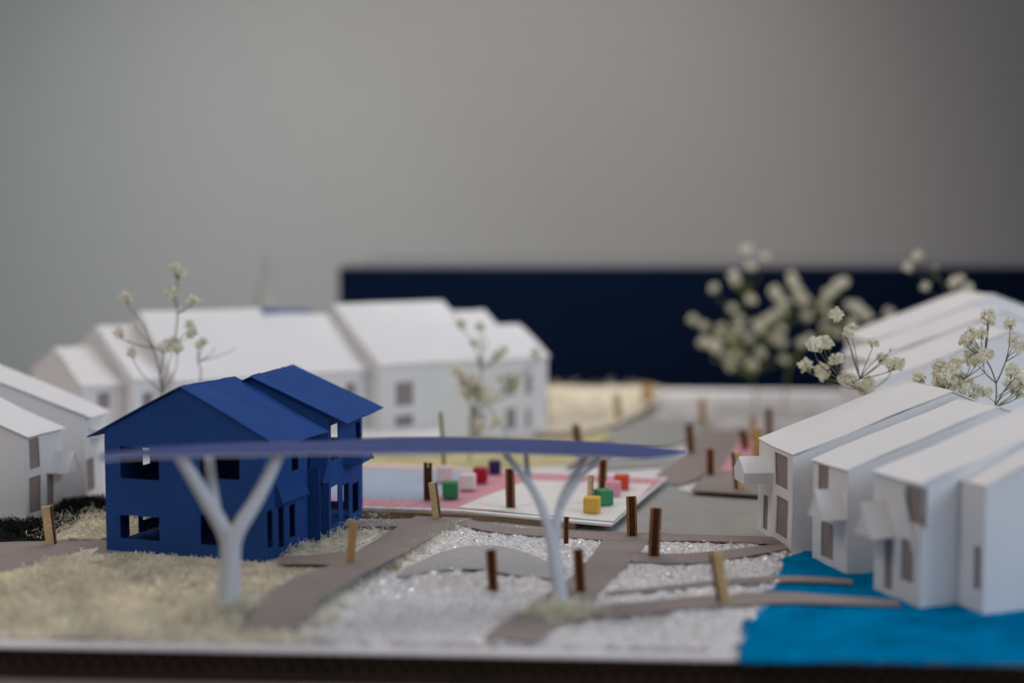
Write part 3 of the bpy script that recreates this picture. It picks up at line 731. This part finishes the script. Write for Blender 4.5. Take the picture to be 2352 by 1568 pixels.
# a second blue roof far behind
bm = bmesh.new(); q = [D(590, 748, 120), D(722, 740, 120), D(716, 711, 130), D(598, 709, 130)]
t = thing('blue_card_canopy', 'blue canopy roof glimpsed behind the ridges of the far row', 'canopy', Vector((q[0].x + 2, 122, 0)))
slab(bm, q[0], q[1], q[2], q[3], .1, 6, 4, amp=.1); obj('roof_sheet', bm, 'blue_canopy', t)
bm = bmesh.new(); c = (q[0] + q[2]) / 2
tube(bm, [Vector((c.x, c.y, 0)), Vector((c.x, c.y, c.z - .1))], .4, 10); obj('trunk', bm, 'trunk', t)

# ------------------------------------------------------------------ blue canopy on branching trunks
def ZCf(x): return 7.15 - .8 * min(1, max(0, (x - 228) / 1100))
can_c = G(1000, 1030, 6.5)
t = thing('canopy_shelter', 'long blue leaf-shaped canopy on two white branching trunks, in the foreground', 'canopy', Vector((can_c.x, 61, 0)))
cz = lambda lst: smooth_line([G(x, y, ZCf(x)) for x, y in lst], 5)
back_e = cz([(226, 1046), (300, 1031), (420, 1022), (620, 1014), (830, 1007), (1030, 1004), (1200, 1007), (1380, 1015), (1490, 1024), (1578, 1035)])
front_e = cz([(226, 1051), (300, 1047), (420, 1043), (620, 1041), (830, 1039), (1030, 1037), (1200, 1039), (1380, 1045), (1490, 1050), (1578, 1038)])
def canopy(dz, th):
    bm = bmesh.new(); n = len(back_e); K = 6; T = []; Bt = []
    for a, b in zip(back_e, front_e):
        tr, br = [], []
        for k in range(K + 1):
            p = a.lerp(b, k / K); z = dz + .05 * noise.noise(Vector((p.x * .3, p.y * .5, 2)))
            tr.append(bm.verts.new(p + Vector((0, 0, z)))); br.append(bm.verts.new(p + Vector((0, 0, z - th))))
        T.append(tr); Bt.append(br)
    for i in range(n - 1):
        for k in range(K):
            bm.faces.new([T[i][k], T[i][k + 1], T[i + 1][k + 1], T[i + 1][k]]); bm.faces.new([Bt[i][k], Bt[i + 1][k], Bt[i + 1][k + 1], Bt[i][k + 1]])
        for k in (0, K): bm.faces.new([T[i][k], T[i + 1][k], Bt[i + 1][k], Bt[i][k]])
    for i in (0, n - 1):
        for k in range(K): bm.faces.new([T[i][k], Bt[i][k], Bt[i][k + 1], T[i][k + 1]])
    return bm
obj('roof_sheet', canopy(0, .03), 'blue_canopy', t, smooth=False)
obj('underside_card', canopy(-.034, .07), 'canopy_under', t)
def limb(bm, pts, w0, w1, th=.14):
    """flat-cut tapering limb with rounded edges"""
    pts = smooth_line(pts, 6); n = len(pts); tube(bm, pts, [w0 + (w1 - w0) * i / (n - 1) for i in range(n)], 12)
def trunk(defs, name='trunk'):
    bm = bmesh.new()
    for pl, w0, w1 in defs: limb(bm, [D(x, y, d) for x, y, d in pl], w0, w1)
    return obj(name, bm, 'trunk', t, smooth=True)
zd = 58.6
trunk([([(525, 1425, zd), (527, 1330, zd), (530, 1255, zd), (530, 1212, zd)], .46, .42),
       ([(529, 1262, zd), (515, 1218, zd), (470, 1140, zd - .4), (412, 1046, zd - .8)], .40, .24),
       ([(530, 1262, zd), (546, 1215, zd), (590, 1145, zd + .3), (640, 1044, zd + .8)], .40, .25),
       ([(500, 1190, zd - .1), (488, 1120, zd + 1), (480, 1042, zd + 2.4)], .22, .2)])
zd = 60.2
trunk([([(1291, 1422, zd), (1283, 1340, zd + .4), (1272, 1270, zd + .8), (1262, 1215, zd + 1.1)], .33, .27),
       ([(1271, 1268, zd + .8), (1255, 1195, zd + 1.2), (1222, 1120, zd + 1.8), (1160, 1043, zd + 2.4)], .26, .14),
       ([(1273, 1268, zd + .8), (1280, 1195, zd + 1.2), (1298, 1130, zd + 1.8), (1345, 1047, zd + 2.6)], .24, .14),
       ([(1235, 1145, zd + 1.6), (1215, 1100, zd + 2.2), (1208, 1043, zd + 3.2)], .15, .12),
       ([(1287, 1165, zd + 1.4), (1325, 1105, zd + 1.8), (1376, 1050, zd + 2.2)], .16, .12)])

# ------------------------------------------------------------------ dried gypsophila
def head_mesh(seed, npet=84, r=.58):
    rr = random.Random(seed); bm = bmesh.new()
    for i in range(npet):
        th_ = rr.uniform(0, 2 * PI); ph = math.acos(rr.uniform(-.75, 1)); d = Vector((math.sin(ph) * math.cos(th_), math.sin(ph) * math.sin(th_), math.cos(ph)))
        base = d * r * rr.uniform(.08, .42); s = r * rr.uniform(.30, .52)
        a = d.cross(Vector((rr.gauss(0, 1), rr.gauss(0, 1), rr.gauss(0, 1)))).normalized(); b = (d + a.cross(d) * rr.uniform(-.8, .8)).normalized()
        c = d.cross(a) * s * .35
        mi = 0 if rr.random() < .85 else 1
        v = [bm.verts.new(base), bm.verts.new(base + b * s * .55 + a * s * .42 + c * .4), bm.verts.new(base + b * s * 1.0 + a * s * .25), bm.verts.new(base + b * s * .88 + c * .5),
             bm.verts.new(base + b * s * 1.02 - a * s * .25), bm.verts.new(base + b * s * .55 - a * s * .42 + c * .4)]
        for tri in ((0, 1, 3), (1, 2, 3), (0, 3, 5), (3, 4, 5)):
            f = bm.faces.new([v[k] for k in tri]); f.material_index = mi
    # calyx
    n = 6; lo_ = [bm.verts.new((.08 * r * math.cos(k * PI / 3), .08 * r * math.sin(k * PI / 3), -.75 * r)) for k in range(n)]
    up_ = [bm.verts.new((.22 * r * math.cos(k * PI / 3), .22 * r * math.sin(k * PI / 3), -.25 * r)) for k in range(n)]
    for k in range(n):
        f = bm.faces.new([lo_[k], lo_[(k + 1) % n], up_[(k + 1) % n], up_[k]]); f.material_index = 2
    me = bpy.data.meshes.new('flower_head'); bm.to_mesh(me); bm.free()
    for m in ('petal', 'petal_old', 'bud'): me.materials.append(M[m])
    return me
heads = [head_mesh(k) for k in range(6)]
buds = [head_mesh(50 + k, 12) for k in range(2)]
def sprig(label, base, forks, hl, d, spread=1.2, size=(.85, 1.15), stemr=.036, mat='stem', bud=(), thick=.35):
    """base (px,py at ground z0), forks [(px,py)], heads [(px,py)] all near depth d"""
    b0 = base
    t = thing('flower_sprig', label, 'flowers', b0, 'dried white flower sprigs used as model trees')
    bm = bmesh.new(); fk = [D(x, y, d + R.uniform(-.5, .5)) for x, y in forks]
    nodes = [b0]
    for f in fk:
        low = [q for q in nodes if q.z < f.z - .1] or [b0]
        q = min(low, key=lambda q: (q - f).length - .15 * q.z)
        mid = q.lerp(f, .5) + Vector((R.gauss(0, .12), R.gauss(0, .12), 0)) * min(1, (q - f).length * .3)
        tube(bm, smooth_line([q, mid, f], 4), stemr * 1.25, 5); nodes.append(f)
    hp = []
    hl = list(hl); n0 = len(hl); bud = set(bud)
    for _ in range(int(n0 * thick)):
        x, y = hl[R.randrange(n0)]; hl.append((x + R.gauss(0, 22), y + R.gauss(0, 18)))
        if R.random() < .35: bud.add(len(hl) - 1)
    for i, (x, y) in enumerate(hl):
        p = D(x, y, d + R.uniform(-spread, spread)); sz = R.uniform(*size) * (.45 if i in bud else 1)
        low = [q for q in nodes if q.z < p.z - .5] or [b0]
        q = min(low, key=lambda q: (q - p).length - .1 * q.z)
        foot = p - Vector((0, 0, .3 * sz)); ln = (q - foot).length
        mid = q.lerp(foot, .55) + Vector((R.gauss(0, .08), R.gauss(0, .08), -.03)) * ln
        pts = smooth_line([q, mid, foot], 6); tube(bm, pts, [stemr * (1 - .45 * k / (len(pts) - 1)) for k in range(len(pts))], 5)
        hp.append((p, foot - mid, sz, i in bud))
    obj('stem', bm, mat, t, smooth=True)
    for p, dr, sz, ib in hp:
        me = R.choice(buds if ib else heads)
        o = bpy.data.objects.new('flower_head', me); col.objects.link(o); o.parent = t; o.matrix_parent_inverse = Matrix.Translation(-t.location)
        o.location = p; o.rotation_mode = 'QUATERNION'
        o.rotation_quaternion = (dr.normalized() * .7 + Vector((R.gauss(0, .3), R.gauss(0, .3), .6))).to_track_quat('Z', 'Y'); o.scale = (sz, sz, sz * R.uniform(.8, 1.05))
def g0(x, d, z=0): q = D(x, 900, d); return Vector((q.x, d, z))
sprig('thin forked sprig with few small heads behind the blue roof', g0(372, 87), [(372, 900), (352, 800), (400, 790), (330, 745), (408, 720)],
      [(288, 685), (395, 672), (412, 628), (441, 690), (383, 790), (400, 785), (302, 810), (310, 745), (275, 770), (436, 745), (405, 618), (375, 800)], 87, size=(.8, 1.1), bud=(7, 8))
sprig('loose low sprig with two green buds above the blue ridge', g0(462, 89), [(462, 850), (455, 830)], [(468, 783), (540, 798), (492, 800), (458, 790)], 89, size=(.6, .8), bud=(1, 2))
sprig('faintest sprig rising behind the ridge next to the far blue canopy', g0(590, 122), [(590, 700), (605, 640)], [(618, 572), (650, 615), (626, 692), (588, 640), (600, 668)], 122, size=(.6, .8), bud=(0, 1, 3, 4))
sprig('upright sprig before the tallest far house, small cream heads', g0(1165, 100), [(1165, 1000), (1120, 930), (1105, 850), (1150, 900), (1108, 800)],
      [(1102, 750), (1112, 772), (1120, 785), (1158, 802), (1140, 815), (1096, 800), (1098, 815), (1188, 882), (1150, 868), (1240, 822), (1150, 810), (1185, 870)], 100, size=(.75, 1.05), bud=(1, 2, 5, 6, 9))
sprig('bushy short sprig close to the canopy, whitish heads low down', g0(1078, 99), [(1080, 1000), (1085, 950), (1100, 900)],
      [(1050, 852), (1094, 880), (1072, 905), (1120, 912), (1084, 868), (1100, 975), (1065, 890), (1096, 905), (1060, 862), (1108, 893), (1102, 985), (1128, 905)], 98, size=(.95, 1.3))
big = [(1714, 574), (1757, 590), (1723, 613), (1685, 631), (1690, 645), (1640, 662), (1725, 687), (1818, 635), (1833, 671), (1786, 682), (1800, 696), (1822, 650), (1780, 668), (1854, 725), (1681, 707), (1591, 734),
       (1618, 748), (1656, 754), (1699, 732), (1735, 743), (1779, 723), (1631, 790), (1613, 786), (1667, 819), (1685, 793), (1721, 775), (1779, 775), (1728, 837), (1746, 811), (1800, 824), (1678, 840), (1650, 775), (1700, 760), (1765, 735), (1795, 710),
       (1690, 815), (1645, 800), (1835, 690), (1745, 755), (1705, 822)]
sprig('largest and densest blurred sprig standing before the navy box', g0(1738, 131), [(1725, 860), (1700, 800), (1760, 780), (1690, 720), (1790, 740), (1650, 770), (1720, 680), (1820, 700)], big, 128, spread=3, size=(1.0, 1.35), stemr=.06, mat='stemgreen')
sprig('blurred sprig reaching right from the dense one towards the white roof', g0(1800, 130), [(1810, 850), (1850, 790), (1900, 760), (1880, 720), (1950, 740)],
      [(1924, 653), (1900, 672), (1894, 690), (1887, 703), (1915, 668), (1964, 703), (1950, 700), (1991, 725), (2041, 718), (1894, 747), (1921, 761), (1905, 720), (1840, 786), (1980, 715), (1860, 775)], 126, spread=3, size=(1.0, 1.35), stemr=.07, mat='stemgreen')
sprig('blurred little sprig above the ridge of the far right row', g0(2180, 112), [(2190, 700), (2160, 640)], [(2126, 657), (2205, 640), (2190, 650), (2222, 660), (2104, 596), (2149, 614), (2175, 690)], 110, size=(.95, 1.25), bud=(4, 5))
sprig('sharp sprig of big cream heads left of the nearest roof ridge', g0(1985, 79), [(1985, 940), (1990, 900), (1940, 880), (1975, 870)],
      [(1921, 723), (1956, 755), (1948, 766), (1892, 783), (1882, 795), (1851, 840), (1888, 848), (1890, 862), (2005, 786), (2061, 833), (2048, 840), (2027, 822), (1955, 868), (1995, 885), (1985, 895), (1868, 787), (1903, 790), (1940, 868)], 79, size=(.8, 1.1), stemr=.035, thick=.3)
sprig('tall thin-stemmed sprig of cream heads behind the second white roof', g0(2290, 77), [(2285, 935), (2288, 880), (2262, 820), (2310, 830), (2320, 880)],
      [(2270, 725), (2320, 743), (2231, 768), (2222, 775), (2254, 766), (2329, 781), (2338, 790), (2332, 847), (2325, 852), (2268, 900), (2342, 872), (2330, 890), (2234, 812), (2261, 818), (2345, 900)], 76, size=(.8, 1.1), stemr=.032, thick=.8)
sprig('low crowded sprig of cream heads between two white roof ridges', g0(2195, 77), [(2190, 935), (2175, 900), (2215, 870)],
      [(2157, 838), (2165, 850), (2193, 844), (2153, 862), (2178, 887), (2190, 893), (2218, 892), (2205, 880), (2110, 865), (2240, 830), (2228, 820), (2270, 815), (2175, 860), (2215, 897), (2185, 872)], 76, size=(.8, 1.1), stemr=.032, thick=.8)
bm = bmesh.new(); tube(bm, [G(1021, 1088, ZQ + .03), D(1017, 1020, G(1021, 1088, ZQ).y), D(1012, 946, G(1021, 1088, ZQ).y)], [.13, .12, .11], 8)
tag(obj('green_stick', bm, 'stemgreen'), 'olive green plant stick standing behind the pale pink cube', 'stick')

# hand-cut card: every white house leans and warps a little
for h in [o for o in col.objects if o.name.startswith('card_house') and o is not blue]:
    sd = R.uniform(0, 50); lean = Vector((R.gauss(0, .012), R.gauss(0, .012), 0))
    seen = set()
    for ch in h.children:
        if ch.data in seen: continue
        seen.add(ch.data)
        for v in ch.data.vertices:
            n_ = noise.noise_vector(Vector((v.co.x * .22 + sd, v.co.y * .22, v.co.z * .3))); k = min(1, v.co.z / 4)
            v.co += (lean * v.co.z + Vector((n_.x, n_.y, n_.z * .6)) * .13 * k)

# ------------------------------------------------------------------ light
w = bpy.data.worlds.new('World'); sc.world = w; w.use_nodes = True
w.node_tree.nodes['Background'].inputs[0].default_value = (.97, .95, 1, 1); w.node_tree.nodes['Background'].inputs[1].default_value = .2
def area(name, loc, target, size, power, color, spread=180):
    l = bpy.data.lights.new(name, 'AREA'); l.shape = 'RECTANGLE'; l.size, l.size_y = size; l.energy = power; l.color = color; l.spread = math.radians(spread)
    o = bpy.data.objects.new(name, l); col.objects.link(o); o.location = loc
    o.rotation_euler = (Vector(target) - Vector(loc)).to_track_quat('-Z', 'Y').to_euler()
area('ceiling_lamp', (0, 175, 140), (0, 88, 0), (160, 70), 116000, (1, .935, .91))
area('ceiling_lamp', (-130, -10, 170), (0, 85, 0), (110, 80), 85000, (1, .92, .86))
area('window_and_fill_light', (170, -120, 120), (0, 100, 0), (170, 110), 120000, (.64, .80, 1))
area('window_and_fill_light', (130, 20, 80), (-10, 92, 3), (60, 60), 15000, (.68, .82, 1), 85)  # added side fill that lifts the far facades, no second window known

def spot(name, loc, target, cone, power, color, rad=12):
    l = bpy.data.lights.new(name, 'SPOT'); l.spot_size = math.radians(cone); l.spot_blend = 1; l.shadow_soft_size = rad; l.energy = power; l.color = color
    o = bpy.data.objects.new(name, l); col.objects.link(o); o.location = loc
    o.rotation_euler = (Vector(target) - Vector(loc)).to_track_quat('-Z', 'Y').to_euler()
spot('wall_fill_spot', (0, 60, 125), (-8, 233, 2), 58, 1.45e6, (1, .975, .94))  # both spots are added, without known fixtures, to shape bright pools on the wall
spot('wall_fill_spot', (-75, 60, 125), (-66, 233, 2), 46, .8e6, (.72, .93, 1))

# ------------------------------------------------------------------ camera
cam = bpy.data.cameras.new('Camera'); co = bpy.data.objects.new('Camera', cam); col.objects.link(co); sc.camera = co
co.location = (0, 0, HC); co.rotation_euler = (PI / 2 - PITCH, 0, 0)
cam.lens = 50; cam.sensor_width = 36; cam.clip_start = .5; cam.clip_end = 3000
cam.dof.use_dof = True; cam.dof.focus_distance = 74.5; cam.dof.aperture_fstop = .05 / 1.75; cam.dof.aperture_blades = 9
sc.render.engine = 'CYCLES'; sc.cycles.use_denoising = True; sc.cycles.max_bounces = 8
sc.view_settings.view_transform = 'Standard'; sc.view_settings.look = 'None'; sc.view_settings.exposure = 0; sc.view_settings.gamma = 1
